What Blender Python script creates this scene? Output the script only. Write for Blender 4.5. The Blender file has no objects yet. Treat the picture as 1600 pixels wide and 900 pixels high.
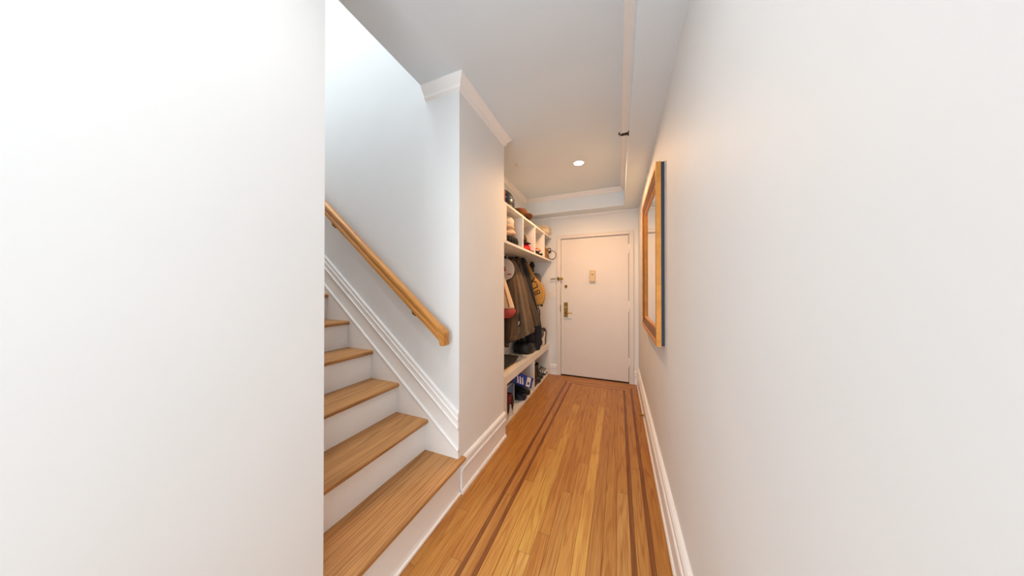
import bpy, bmesh, math, random
from mathutils import Vector, Matrix, Euler
random.seed(7)
SC = bpy.context.scene
COL = SC.collection
PI = math.pi

# ------------------------------------------------------------------ camera
YAW, PITCH = 0.388111, 0.0053675
fw = Vector((-math.sin(YAW) * math.cos(PITCH), math.cos(YAW) * math.cos(PITCH), math.sin(PITCH)))
rt = Vector((math.cos(YAW), math.sin(YAW), 0))
up = rt.cross(fw)
cd = bpy.data.cameras.new('camera')
cam = bpy.data.objects.new('camera', cd)
COL.objects.link(cam)
M = Matrix.Identity(4)
for i in range(3):
    M[i][0], M[i][1], M[i][2] = rt[i], up[i], -fw[i]
M.translation = Vector((0, 0, 1.28))
cam.matrix_world = M
cd.sensor_fit = 'HORIZONTAL'
cd.sensor_width = 36.0
cd.lens = 406.36 / 1600 * 36.0
cd.clip_start = 0.02
SC.camera = cam

# ------------------------------------------------------------------ world and main lights
W = bpy.data.worlds.new('World'); SC.world = W; W.use_nodes = True
bg = W.node_tree.nodes['Background']
bg.inputs[0].default_value = (0.87, 0.945, 1.0, 1)
bg.inputs[1].default_value = 1.15

def area(name, loc, target, sx, sy, power, color):
    l = bpy.data.lights.new(name, 'AREA'); l.shape = 'RECTANGLE'; l.size = sx; l.size_y = sy
    l.energy = power; l.color = color
    o = bpy.data.objects.new(name, l); COL.objects.link(o)
    o.location = loc
    o.rotation_euler = (Vector(target) - Vector(loc)).to_track_quat('-Z', 'Y').to_euler()
    return o
area('fill_behind_camera', (-0.34, -2.3, 1.25), (-0.34, 3, 1.6), 1.1, 2.3, 20, (0.90, 0.96, 1.0))  # unseen fill area behind the camera, added to brighten the hall
area('daylight_stair_skylight', (-2.5, 0.5, 6.9), (-2.3, 0.9, 0), 2.4, 1.4, 88, (0.93, 0.975, 1.0))
SC.view_settings.view_transform = 'Standard'
SC.view_settings.look = 'None'
SC.view_settings.gamma = 1.0
SC.view_settings.use_curve_mapping = False
SC.view_settings.exposure = 0.80

# ------------------------------------------------------------------ materials
def lin(h):
    if isinstance(h, str):
        h = h.lstrip('#'); c = [int(h[i:i + 2], 16) / 255 for i in (0, 2, 4)]
    else:
        c = h
    return tuple((x / 12.92 if x <= 0.04045 else ((x + 0.055) / 1.055) ** 2.4) for x in c) + (1.0,)

def newmat(name):
    m = bpy.data.materials.new(name); m.use_nodes = True
    nt = m.node_tree
    return m, nt, nt.nodes['Principled BSDF']

def N(nt, t, **kw):
    n = nt.nodes.new(t)
    for k, v in kw.items():
        setattr(n, k, v)
    return n

def mat(name, col, rough=0.5, metal=0.0, noise=0.06, nscale=30, bump=0.0, bscale=200, spec=0.5, sheen=0.0, stretch=None, coat=0.0):
    """A plain procedural surface: one colour with faint mottling and, if asked, fine relief."""
    m, nt, b = newmat(name)
    L = nt.links
    tc = N(nt, 'ShaderNodeTexCoord')
    mp = N(nt, 'ShaderNodeMapping')
    L.new(tc.outputs['Object'], mp.inputs[0])
    if stretch: mp.inputs['Scale'].default_value = stretch
    n = N(nt, 'ShaderNodeTexNoise'); n.inputs['Scale'].default_value = nscale; n.inputs['Detail'].default_value = 4
    L.new(mp.outputs[0], n.inputs['Vector'])
    r = N(nt, 'ShaderNodeValToRGB')
    c = lin(col)
    r.color_ramp.elements[0].position = 0.3; r.color_ramp.elements[1].position = 0.7
    r.color_ramp.elements[0].color = tuple(x * (1 - noise) for x in c[:3]) + (1,)
    r.color_ramp.elements[1].color = tuple(min(1, x * (1 + noise)) for x in c[:3]) + (1,)
    L.new(n.outputs['Fac'], r.inputs[0]); L.new(r.outputs[0], b.inputs['Base Color'])
    b.inputs['Roughness'].default_value = rough
    b.inputs['Metallic'].default_value = metal
    b.inputs['Specular IOR Level'].default_value = spec
    b.inputs['Sheen Weight'].default_value = sheen
    b.inputs['Coat Weight'].default_value = coat
    if bump:
        n2 = N(nt, 'ShaderNodeTexNoise'); n2.inputs['Scale'].default_value = bscale; n2.inputs['Detail'].default_value = 3
        L.new(mp.outputs[0], n2.inputs['Vector'])
        bp = N(nt, 'ShaderNodeBump'); bp.inputs['Strength'].default_value = bump; bp.inputs['Distance'].default_value = 0.002
        L.new(n2.outputs['Fac'], bp.inputs['Height']); L.new(bp.outputs[0], b.inputs['Normal'])
    return m

def wood(name, light, dark, along='Y', rough=0.35, ring=9.0, ringamt=0.5, fibre=0.5, use_obj_color=False, wscale=12.0, coat=0.0, roty=0.0):
    """Oak: cathedral rings from a stretched noise plus fine fibres; each object gets its own offset."""
    m, nt, b = newmat(name)
    L = nt.links
    tc = N(nt, 'ShaderNodeTexCoord'); oi = N(nt, 'ShaderNodeObjectInfo')
    off = N(nt, 'ShaderNodeVectorMath', operation='SCALE'); off.inputs[0].default_value = (37.0, 53.0, 19.0)
    L.new(oi.outputs['Random'], off.inputs['Scale'])
    add = N(nt, 'ShaderNodeVectorMath', operation='ADD')
    vr = N(nt, 'ShaderNodeVectorRotate', rotation_type='Y_AXIS'); vr.inputs['Angle'].default_value = roty
    L.new(tc.outputs['Object'], vr.inputs['Vector'])
    L.new(vr.outputs[0], add.inputs[0]); L.new(off.outputs[0], add.inputs[1])
    def scaled(a, l):
        s = {'X': (l, a, a), 'Y': (a, l, a), 'Z': (a, a, l)}[along]
        mp = N(nt, 'ShaderNodeVectorMath', operation='MULTIPLY'); mp.inputs[1].default_value = s
        L.new(add.outputs[0], mp.inputs[0]); return mp
    n1 = N(nt, 'ShaderNodeTexNoise'); n1.inputs['Scale'].default_value = 1.0; n1.inputs['Detail'].default_value = 0.6; n1.inputs['Distortion'].default_value = 0.15
    L.new(scaled(wscale, wscale * 0.055).outputs[0], n1.inputs['Vector'])
    mul = N(nt, 'ShaderNodeMath', operation='MULTIPLY'); mul.inputs[1].default_value = ring * 6.28
    L.new(n1.outputs['Fac'], mul.inputs[0])
    sn = N(nt, 'ShaderNodeMath', operation='SINE'); L.new(mul.outputs[0], sn.inputs[0])
    rr = N(nt, 'ShaderNodeValToRGB'); rr.color_ramp.elements[0].position = 0.0; rr.color_ramp.elements[1].position = 0.42
    h = N(nt, 'ShaderNodeMath', operation='MULTIPLY_ADD'); h.inputs[1].default_value = 0.5; h.inputs[2].default_value = 0.5
    L.new(sn.outputs[0], h.inputs[0]); L.new(h.outputs[0], rr.inputs[0])
    n2 = N(nt, 'ShaderNodeTexNoise'); n2.inputs['Scale'].default_value = 1.0; n2.inputs['Detail'].default_value = 4
    L.new(scaled(330.0, 7.0).outputs[0], n2.inputs['Vector'])
    f2 = N(nt, 'ShaderNodeMapRange'); f2.inputs[1].default_value = 0.33; f2.inputs[2].default_value = 0.62
    L.new(n2.outputs['Fac'], f2.inputs[0])
    n3 = N(nt, 'ShaderNodeTexNoise'); n3.inputs['Scale'].default_value = 1.0; n3.inputs['Detail'].default_value = 2
    L.new(scaled(14.0, 1.4).outputs[0], n3.inputs['Vector'])
    # t = 1 - ringamt*(1-ring) - fibre*(1-fibre) + low frequency
    a1 = N(nt, 'ShaderNodeMath', operation='MULTIPLY'); a1.inputs[1].default_value = ringamt; L.new(rr.outputs[0], a1.inputs[0])
    a2 = N(nt, 'ShaderNodeMath', operation='MULTIPLY_ADD'); a2.inputs[1].default_value = fibre; L.new(f2.outputs[0], a2.inputs[0]); L.new(a1.outputs[0], a2.inputs[2])
    a3 = N(nt, 'ShaderNodeMath', operation='MULTIPLY_ADD'); a3.inputs[1].default_value = 0.28; L.new(n3.outputs['Fac'], a3.inputs[0]); L.new(a2.outputs[0], a3.inputs[2])
    mr = N(nt, 'ShaderNodeMapRange'); mr.inputs[1].default_value = 0.12; mr.inputs[2].default_value = ringamt + fibre + 0.16
    L.new(a3.outputs[0], mr.inputs[0])
    mx = N(nt, 'ShaderNodeMix', data_type='RGBA'); L.new(mr.outputs[0], mx.inputs['Factor'])
    mx.inputs['A'].default_value = lin(dark); mx.inputs['B'].default_value = lin(light)
    out = mx.outputs['Result']
    if use_obj_color:
        m2 = N(nt, 'ShaderNodeMix', data_type='RGBA', blend_type='MULTIPLY'); m2.inputs['Factor'].default_value = 1.0
        L.new(out, m2.inputs['A']); L.new(oi.outputs['Color'], m2.inputs['B']); out = m2.outputs['Result']
    L.new(out, b.inputs['Base Color'])
    b.inputs['Roughness'].default_value = rough
    b.inputs['Coat Weight'].default_value = coat; b.inputs['Coat Roughness'].default_value = 0.25
    bp = N(nt, 'ShaderNodeBump'); bp.inputs['Strength'].default_value = 0.12; bp.inputs['Distance'].default_value = 0.001
    L.new(f2.outputs[0], bp.inputs['Height']); L.new(bp.outputs[0], b.inputs['Normal'])
    return m

def emis(name, col, s):
    m, nt, b = newmat(name)
    b.inputs['Base Color'].default_value = lin(col)
    b.inputs['Emission Color'].default_value = lin(col); b.inputs['Emission Strength'].default_value = s
    return m

def weave(name, c1, c2, scale=40):
    m, nt, b = newmat(name)
    tc = N(nt, 'ShaderNodeTexCoord'); v = N(nt, 'ShaderNodeTexVoronoi'); v.inputs['Scale'].default_value = scale
    nt.links.new(tc.outputs['Object'], v.inputs['Vector'])
    r = N(nt, 'ShaderNodeValToRGB'); r.color_ramp.elements[0].position = 0.35; r.color_ramp.elements[1].position = 0.6
    r.color_ramp.elements[0].color = lin(c1); r.color_ramp.elements[1].color = lin(c2)
    nt.links.new(v.outputs['Distance'], r.inputs[0]); nt.links.new(r.outputs[0], b.inputs['Base Color'])
    b.inputs['Roughness'].default_value = 0.8
    return m

mWall = mat('wall_paint', '#e8e9e9', 0.6, noise=0.012, nscale=3, bump=0.05, bscale=120)
mCeil = mat('ceiling_paint', '#e6f0f7', 0.75, noise=0.012, nscale=3, bump=0.05, bscale=90)
mTrim = mat('trim_paint', '#f5f3f1', 0.35, noise=0.012, nscale=6)
mDoor = mat('door_paint', '#e6dfd9', 0.4, noise=0.015, nscale=5, bump=0.04, bscale=60)
mShelf = mat('shelf_paint', '#ece8e2', 0.4, noise=0.015, nscale=8)
mDark = mat('gap_dark', '#241812', 0.9)
mPlank = wood('oak_plank', '#ffffff', '#c79a70', 'Y', 0.4, ring=8, ringamt=0.26, fibre=0.42, wscale=16, use_obj_color=True, coat=0.1)
mPlankX = wood('oak_plank_cross', '#ffffff', '#c79a70', 'X', 0.4, ring=7, ringamt=0.3, fibre=0.5, use_obj_color=True, coat=0.1)
mTread = wood('oak_tread', '#c08a52', '#8a5a2a', 'Y', 0.45, ring=9, ringamt=0.38, fibre=0.42, wscale=11)
mRail = wood('oak_rail', '#d89a50', '#a8662a', 'X', 0.35, ring=5, ringamt=0.3, fibre=0.5, roty=-0.6904)
mBrass = mat('brass', '#b8934a', 0.3, 1.0, noise=0.12, nscale=60)
mBrassOld = mat('aged_brass', '#8a6a34', 0.4, 1.0, noise=0.25, nscale=80)
mGold = mat('gold_leaf', '#d08e40', 0.45, 0.35, noise=0.12, nscale=24, bump=0.2, bscale=70)
mGoldDk = mat('dark_gold_wood', '#7d5230', 0.5, 0.2, noise=0.25, nscale=18)
mGapShade = mat('mirror_gap_shade', '#2a3040', 0.6)  # dark colour stands in for the shadow between mirror and wall
mMirror = mat('mirror_silver', '#e8ebea', 0.02, 1.0, noise=0.0)
mBeige = mat('ivory_plastic', '#dcc298', 0.4)
mWhitePl = mat('white_plastic', '#ece6df', 0.35)
mSteel = mat('dull_steel', '#b9aea5', 0.35, 0.9)
mSprk = mat('bronze_metal', '#4b4030', 0.45, 0.8)
mBlack = mat('black_fabric', '#16161a', 0.8, bump=0.3, bscale=150)
mBlackLeather = mat('black_leather', '#17171a', 0.4, bump=0.3, bscale=90)
mBlackPl = mat('black_plastic', '#262c36', 0.3, noise=0.2, nscale=25)
mBrown = mat('brown_canvas', '#64503a', 0.85, noise=0.14, nscale=9, bump=0.4, bscale=120, sheen=0.2)
mBrownDk = mat('brown_canvas_dark', '#443628', 0.85, noise=0.1, nscale=9, bump=0.4, bscale=120)
mOlive = mat('olive_brown_cloth', '#44341f', 0.9, noise=0.22, nscale=16, bump=0.4, bscale=110, sheen=0.2)
mNavy = mat('navy_cloth', '#191e2b', 0.85, noise=0.15, nscale=12, bump=0.3, bscale=120)
mYellow = mat('mustard_nylon', '#d09a4a', 0.55, noise=0.06, nscale=14, bump=0.15, bscale=60)
mYelDk = mat('tan_nylon', '#a87c45', 0.6, noise=0.1)
mWhiteCl = mat('white_cloth', '#e3dcd2', 0.85, noise=0.04, bump=0.3, bscale=110)
mCream = mat('cream_cloth', '#e8cfae', 0.85, noise=0.06, bump=0.3, bscale=110)
mCreamKnit = mat('cream_knit', '#e8dccb', 0.9, noise=0.1, nscale=50, bump=0.6, bscale=140)
mPeach = mat('peach_knit', '#dfbfa0', 0.9, noise=0.1, nscale=50, bump=0.6, bscale=140)
mRedCl = mat('dusty_red_cloth', '#b04a48', 0.8, noise=0.12, bump=0.3, bscale=110)
mRed = mat('red_cloth', '#d2202c', 0.7, noise=0.08)
mRedDk = mat('dark_red_cloth', '#6f1d1c', 0.8)
mRedLeather = mat('red_leather', '#a8252a', 0.45)
mWhiteLeather = mat('white_leather', '#e2dcd6', 0.45)
mRust = mat('rust_cardboard', '#b5683c', 0.7)
mHat = mat('brown_felt', '#63361a', 0.9, noise=0.12, bump=0.3, bscale=120)
mHatBand = mat('tan_felt', '#7d4e26', 0.85)
mBasket = weave('basket_weave', '#f0e2ca', '#c9b497', 60)
mKraft = mat('kraft_board', '#a06c30', 0.75, noise=0.08)
mBlue = mat('royal_blue_card', '#1f3f9c', 0.45)
mBinBlue = mat('blue_plastic', '#4f86c4', 0.3, noise=0.12)
mGrey = mat('grey_nylon', '#6a6660', 0.7, bump=0.2)
mOrangeTrim = mat('tan_strap', '#b57742', 0.7)

# ------------------------------------------------------------------ mesh building
class MB:
    def __init__(s): s.v = []; s.f = []; s.sm = []
    def add(s, vs, fs, smooth=False):
        b = len(s.v); s.v += [tuple(p) for p in vs]
        for f in fs: s.f.append(tuple(i + b for i in f)); s.sm.append(smooth)
        return s
    def box(s, x0, x1, y0, y1, z0, z1):
        vs = [(x, y, z) for z in (z0, z1) for y in (y0, y1) for x in (x0, x1)]
        return s.add(vs, [(0, 2, 3, 1), (4, 5, 7, 6), (0, 1, 5, 4), (2, 6, 7, 3), (0, 4, 6, 2), (1, 3, 7, 5)])
    def prism(s, pts, axis, a0, a1, smooth=False):
        n = len(pts)
        def P(p, a):
            return {'x': (a, p[0], p[1]), 'y': (p[0], a, p[1]), 'z': (p[0], p[1], a)}[axis]
        vs = [P(p, a0) for p in pts] + [P(p, a1) for p in pts]
        s.add(vs, [tuple(range(n))[::-1], tuple(range(n, 2 * n))])
        b = len(s.v) - 2 * n
        for i in range(n):
            j = (i + 1) % n
            s.f.append((b + i, b + j, b + n + j, b + n + i)); s.sm.append(smooth)
        return s
    def loft(s, rings, caps=True, smooth=True, closed=False):
        n = len(rings[0]); k = len(rings)
        vs = [p for r in rings for p in r]; fs = []
        for a in range(k if closed else k - 1):
            b = (a + 1) % k
            for i in range(n):
                j = (i + 1) % n
                fs.append((a * n + i, a * n + j, b * n + j, b * n + i))
        s.add(vs, fs, smooth)
        if caps and not closed:
            b = len(s.v) - len(vs)
            s.f.append(tuple(b + i for i in range(n))[::-1]); s.sm.append(False)
            s.f.append(tuple(b + (k - 1) * n + i for i in range(n))); s.sm.append(False)
        return s
    def tube(s, path, r, n=8, smooth=True, closed=False, flat=1.0):
        path = [Vector(p) for p in path]; k = len(path); rings = []
        prev = None
        for i, p in enumerate(path):
            if closed: t = path[(i + 1) % k] - path[i - 1]
            else: t = path[min(i + 1, k - 1)] - path[max(i - 1, 0)]
            t.normalize()
            if prev is None:
                a = Vector((0, 0, 1)) if abs(t.z) < 0.9 else Vector((1, 0, 0))
                u = t.cross(a).normalized()
            else:
                u = (prev - t * prev.dot(t)).normalized()
            prev = u; w = t.cross(u)
            rr = r[i] if isinstance(r, (list, tuple)) else r
            rings.append([p + u * (math.cos(2 * PI * q / n) * rr) + w * (math.sin(2 * PI * q / n) * rr * flat) for q in range(n)])
        return s.loft(rings, caps=not closed, smooth=smooth, closed=closed)
    def lathe(s, prof, c=(0, 0, 0), n=20, axis='z', smooth=True, sx=1.0, sy=1.0):
        rings = []
        for r, h in prof:
            ring = []
            for q in range(n):
                a = 2 * PI * q / n; x, y = r * math.cos(a) * sx, r * math.sin(a) * sy
                p = {'z': (x, y, h), 'x': (h, x, y), 'y': (y, h, x)}[axis]
                ring.append((c[0] + p[0], c[1] + p[1], c[2] + p[2]))
            rings.append(ring)
        return s.loft(rings, smooth=smooth)
    def sweep(s, prof, path, closed=False, caps=True):
        """profile of (offset, z) swept along an XY path, offset to the path's left, mitred."""
        path = [Vector((p[0], p[1])) for p in path]; k = len(path); rings = []
        for i, p in enumerate(path):
            if closed: d0 = (p - path[i - 1]).normalized(); d1 = (path[(i + 1) % k] - p).normalized()
            else:
                d0 = (p - path[i - 1]).normalized() if i else None
                d1 = (path[i + 1] - p).normalized() if i < k - 1 else None
                d0 = d0 or d1; d1 = d1 or d0
            n0 = Vector((-d0.y, d0.x)); n1 = Vector((-d1.y, d1.x))
            m = (n0 + n1).normalized(); c = m.dot(n0)
            rings.append([(p.x + m.x * o / c, p.y + m.y * o / c, z) for o, z in prof])
        return s.loft(rings, caps=caps, smooth=False, closed=closed)
    def xform(s, Mx, start=0):
        for i in range(start, len(s.v)): s.v[i] = tuple(Mx @ Vector(s.v[i]))
        return s
    def build(s, name, m, parent=None, local=False, bevel=0.0, sub=0, color=None, origin=None, segs=2):
        me = bpy.data.meshes.new(name)
        off = Vector((0, 0, 0))
        if parent is not None:
            if not local: off = WORLD[parent.name]
        elif origin is not None:
            off = Vector(origin)
        me.from_pydata([tuple(Vector(p) - off) for p in s.v], [], s.f)
        me.polygons.foreach_set('use_smooth', s.sm)
        me.materials.append(m)
        bm = bmesh.new(); bm.from_mesh(me); bmesh.ops.recalc_face_normals(bm, faces=bm.faces); bm.to_mesh(me); bm.free()
        me.update()
        o = bpy.data.objects.new(name, me); COL.objects.link(o)
        if parent is not None:
            o.parent = parent; WORLD[o.name] = Vector(WORLD[parent.name])
        else:
            o.location = off; WORLD[o.name] = Vector(off)
        if bevel:
            b = o.modifiers.new('bevel', 'BEVEL'); b.width = bevel; b.segments = segs; b.limit_method = 'ANGLE'; b.angle_limit = 0.6
        if sub:
            q = o.modifiers.new('sub', 'SUBSURF'); q.levels = sub; q.render_levels = sub
        if color: o.color = color
        return o
WORLD = {}

def tag(o, label=None, cat=None, group=None, kind=None):
    if label: o['label'] = label
    if cat: o['category'] = cat
    if group: o['group'] = group
    if kind: o['kind'] = kind
    return o

def thing(name, label, cat, loc=(0, 0, 0), rot=(0, 0, 0), group=None):
    o = bpy.data.objects.new(name, None); COL.objects.link(o)
    o.location = loc; o.rotation_euler = rot; o.empty_display_size = 0.05
    WORLD[o.name] = Vector(loc)
    return tag(o, label, cat, group)

def struct(name, mb, m, parent=None, **kw):
    o = mb.build(name, m, parent, **kw)
    if parent is None: o['kind'] = 'structure'
    return o

def circ(n, rx, ry, cx=0, cy=0, a0=0):
    return [(cx + rx * math.cos(a0 + 2 * PI * i / n), cy + ry * math.sin(a0 + 2 * PI * i / n)) for i in range(n)]

# ------------------------------------------------------------------ the setting
CEIL = 2.61
XR, XL, XN, YD = 0.25, -0.925, -1.28, 3.88          # right wall, left hall wall, niche back, door wall
YS, YE, YN = 1.386, 2.078, 0.58                      # stair wall, end of left wall, near side of the stair
TOP = 7.0
struct('floor', MB().prism([(XR, -0.9), (XR, 4.0), (XN, 4.0), (XN, 2.0), (XL - 0.05, 2.0), (XL - 0.05, -0.9)], 'z', -0.12, -0.02), mDark)
floor = bpy.data.objects['floor']
struct('wall_right', MB().box(XR, XR + 0.12, -0.9, 4.0, -0.12, CEIL + 0.1), mWall)
struct('wall_stair', MB().prism([(-4.4, 0), (XL, 0), (XL, CEIL), (-1.19, CEIL), (-1.19, TOP), (-4.4, TOP)], 'y', YS, 1.5), mWall)
struct('wall_left', MB().box(-1.4, XL, 1.5, YE, -0.02, CEIL), mWall)
struct('wall_niche', MB().box(-1.4, XN, YE, 4.0, -0.02, CEIL), mWall)
struct('wall_near', MB().box(-4.4, XL - 0.005, YN - 0.12, YN, 0, CEIL), mWall)
struct('wall_near_hall', MB().box(-1.05, XL - 0.005, -0.9, YN - 0.12, 0, CEIL), mWall)
struct('ceiling', MB().prism([(XR, -0.9), (XR, 4.0), (-1.4, 4.0), (-1.4, 1.5), (-1.19, 1.5), (-1.19, YN - 0.12), (-4.4, YN - 0.12), (-4.4, -1.6), (-1.05, -1.6), (-1.05, -0.9)], 'z', CEIL, CEIL + 0.24), mCeil)
struct('wall_upper', MB().box(-4.52, -4.4, -1.6, 1.5, 0, TOP).box(-1.19, -1.07, -1.6, 1.5, CEIL + 0.24, TOP).box(-4.4, -1.19, -1.6, -1.5, CEIL + 0.24, TOP), mWall)
struct('ceiling_upper', MB().box(-4.52, -1.07, -1.6, 1.5, TOP, TOP + 0.1), mCeil)
# door wall with the door opening
DX0, DX1, DZ = -0.80, 0.133, 2.03
struct('wall_end', MB().box(-1.4, DX0 - 0.02, YD, 4.0, -0.02, CEIL).box(DX1 + 0.02, XR, YD, 4.0, -0.02, CEIL).box(DX0 - 0.02, DX1 + 0.02, YD, 4.0, DZ + 0.02, CEIL), mWall)
# soffit along the right wall and over the door
SZ, SX, SY = 2.372, 0.072, 3.665
struct('ceiling_soffit', MB().prism([(SX, -0.9), (SX, SY), (XN, SY), (XN, YD), (XR, YD), (XR, -0.9)], 'z', SZ, CEIL), mCeil)
# crown mouldings
def crown(pr, h, z=CEIL):
    return [(0, z), (pr, z), (pr, z - 0.008), (pr * 0.92, z - 0.014), (pr * 0.86, z - 0.018), (pr * 0.62, z - h * 0.42), (pr * 0.36, z - h * 0.62), (pr * 0.3, z - h * 0.72), (pr * 0.36, z - h * 0.76), (pr * 0.32, z - h * 0.84), (0.006, z - h * 0.93), (0, z - h)]
struct('trim_crown_left', MB().sweep(crown(0.052, 0.078), [(XN, YE), (XL, YE), (XL, YS), (-1.19, YS)][::-1][:0] or [(-1.19, YS), (XL, YS), (XL, YE), (-1.02, YE)][::-1]), mTrim)
struct('trim_crown_niche', MB().sweep(crown(0.045, 0.055), [(XN, YE + 0.0), (XN, SY), (SX, SY), (SX, -0.9)][::-1]), mTrim)
struct('trim_crown_door_wall', MB().sweep([(0, SZ), (0.012, SZ), (0.012, SZ - 0.02), (0.004, SZ - 0.03), (0, SZ - 0.035)], [(XR, YD), (XN, YD)]), mTrim)

# baseboards
def base(h, t=0.02):
    return [(0, 0), (t * .8, 0), (t * .8, h * 0.64), (t * 1.25, h * 0.655), (t * 1.35, h * 0.70), (t * 1.2, h * 0.735), (t * 0.75, h * 0.745), (t * 0.6, h * 0.80), (t * 0.7, h * 0.855), (t * 1.2, h * 0.87), (t * 1.15, h * 0.94), (t * 0.8, h * 0.985), (t * .5, h), (0, h)]
shoe = [(0.0, 0.0), (0.034, 0.0), (0.033, 0.012), (0.028, 0.02), (0.02, 0.024), (0.0, 0.024)]
bl = struct('baseboard_left', MB().sweep(base(0.215, 0.018), [(XL, YE), (XL, YS + 0.012)]), mTrim)
MB().sweep([(0.012, 0.0), (0.026, 0.0), (0.025, 0.012), (0.02, 0.02), (0.012, 0.022)], [(XL, YE), (XL, YS + 0.004)]).build('shoe_molding', mTrim, bl)
br = struct('baseboard_right', MB().sweep(base(0.235), [(XR, -0.9), (XR, YD)]), mTrim)
MB().sweep([(0.012, 0.0), (0.026, 0.0), (0.025, 0.008), (0.02, 0.014), (0.012, 0.015)], [(XR, -0.9), (XR, YD)]).build('shoe_molding', mTrim, br)
be = struct('baseboard_end', MB().sweep(base(0.18, 0.018), [(XR, YD), (0.196, YD)]).sweep(base(0.15, 0.018), [(-0.852, YD), (-0.955, YD)]), mTrim)
# baseboard of the niche above the bench
struct('baseboard_niche', MB().box(XN, XN + 0.015, YE, YD, 0.47, 0.51), mTrim)

# floor boards ------------------------------------------------------------
def rgb(h, k=1.0):
    mixed = 0.18 if h not in (STR, STRD) else 0.0
    c = [(1 - mixed) * a + mixed * b for a, b in zip(lin(h), lin('#c08545'))]; return (c[0] * 1.05 * k, c[1] * 1.2 * k, c[2] * 1.08 * k, 1)
STR, STRD = '#8c5026', '#844a22'
GAP = 0.0004
def plank(x0, x1, y0, y1, tone, name='floor_plank', m=None, k=1.0):
    e = 0.0009
    a, b, c, d = x0 + GAP, x1 - GAP, y0 + GAP, y1 - GAP
    lo = [(a, c, -0.02), (b, c, -0.02), (b, d, -0.02), (a, d, -0.02)]
    mi = [(a, c, -e), (b, c, -e), (b, d, -e), (a, d, -e)]
    tp = [(a + e, c + e, 0), (b - e, c + e, 0), (b - e, d - e, 0), (a + e, d - e, 0)]
    mb = MB().loft([lo, mi, tp], smooth=False)
    return mb.build(name, m or mPlank, floor, color=rgb(tone, k))
YB0, YB1 = 3.60, 3.675          # cross bands before the door
rows = []
xi0, xi1 = -0.590, 0.054        # the field between the inner bands
nrow = 10; w = (xi1 - xi0) / nrow
# per row: list of (joint y positions), tones, seen in the photograph
rowspec = [
    ([0.2, 1.66], ['#c58a4a', '#cb8e4a', '#c0823f']),
    ([0.5, 2.06], ['#cf9a58', '#d39a52', '#bd8040']),
    ([-0.1, 1.2, 2.95], ['#cf9a58', '#d6a05c', '#d19a50', '#bd8040']),
    ([0.4, 1.33], ['#c08548', '#b9793c', '#bd7e3e']),
    ([0.0, 1.66, 3.0], ['#c48c50', '#bf8548', '#bb7d3e', '#bb7d40']),
    ([0.6, 1.98], ['#c68c4c', '#c58846', '#bd7f3e']),
    ([0.3, 2.13, 3.0], ['#d8a25a', '#d9a257', '#d6a058', '#c88e4a']),
    ([-0.2, 2.55], ['#b57a42', '#b47840', '#b87c40']),
    ([0.1, 1.17], ['#bd8850', '#b57a42', '#b87c40']),
    ([0.7, 1.24], ['#bd8a52', '#c29058', '#c08648']),
]
rowspec2 = ([0.9, 1.78], ['#c4905a', '#c49058', '#bb7f40'])
for i in range(nrow):
    js, tn = rowspec[i] if i < 9 else rowspec2
    ys = [-0.9] + list(js) + [YB0 - 0.012]
    for a, b, t in zip(ys[:-1], ys[1:], tn):
        plank(xi0 + i * w, xi0 + (i + 1) * w, a, b, t)
def strip(x0, x1, y0, y1, t=STR, m=None): return plank(x0, x1, y0, y1, t, 'inlay_strip', m)
bs = 0.021
# left pair of bands, right pair of bands
lx0, lx1, lx2, lx3 = -0.681, -0.660, -0.611, -0.590
rx0, rx1, rx2, rx3 = 0.054, 0.076, 0.136, 0.158
for x0, x1 in ((lx0, lx1), (rx2, rx3)): strip(x0, x1, -0.9, YB1 + 0.012, STRD)
for x0, x1 in ((lx2, lx3), (rx0, rx1)): strip(x0, x1, -0.9, YB0 + 0.0, STRD)
strip(lx2, rx1, YB0 - 0.012, YB0, STR, mPlankX)
strip(lx1, rx2, YB1 - 0.002, YB1 + 0.012, STR, mPlankX)
for a, b, t in ((-0.9, 0.6, '#b9834a'), (0.6, 1.5, '#bb7f44'), (1.5, YB0, '#b97840')): plank(lx1, lx2, a, b, t)
for a, b, t in ((-0.9, 2.05, '#b98046'), (2.05, YB0, '#b67b40')): plank(rx1, rx2, a, b, t)
plank(lx1, rx2, YB0, YB1 - 0.002, '#b97c42', m=mPlankX)
for a, b, t in ((-0.9, 1.15, '#b07030'), (1.15, 2.5, '#b27436'), (2.5, YD, '#ae7034')): plank(rx3, 0.24, a, b, t)
plank(lx0, rx3, YB1 + 0.012, YB1 + 0.09, '#bd7f3c', m=mPlankX)
plank(lx0, rx3, YB1 + 0.09, YD + 0.02, '#b97b3c', m=mPlankX)
wl = 0.0645
lspec = [([0.3, 1.05, 2.5], ['#b98048', '#bd8042', '#b8783a', '#bb7c3a']), ([0.8, 1.55], ['#b57a40', '#bc803f', '#bb7b38']),
         ([0.2, 1.3, 3.0], ['#b0763c', '#b87a3a', '#ba7a36', '#b37332']), ([0.95, 2.2], ['#b0743a', '#ba7d3c', '#b87836'])]
for i, (js, tn) in enumerate(lspec):
    ys = [-0.9] + js + [YD]
    x1 = lx0 - i * wl; x0 = x1 - wl
    if i == 3: x0 = XL - 0.02
    for a, b, t in zip(ys[:-1], ys[1:], tn): plank(x0, x1, a, b, t)
for a, b, t in ((YE + 0.002, 2.9, '#b87a36'), (2.9, YD, '#b47432')): plank(-0.985, XL - 0.02, a, b, t)

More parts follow.
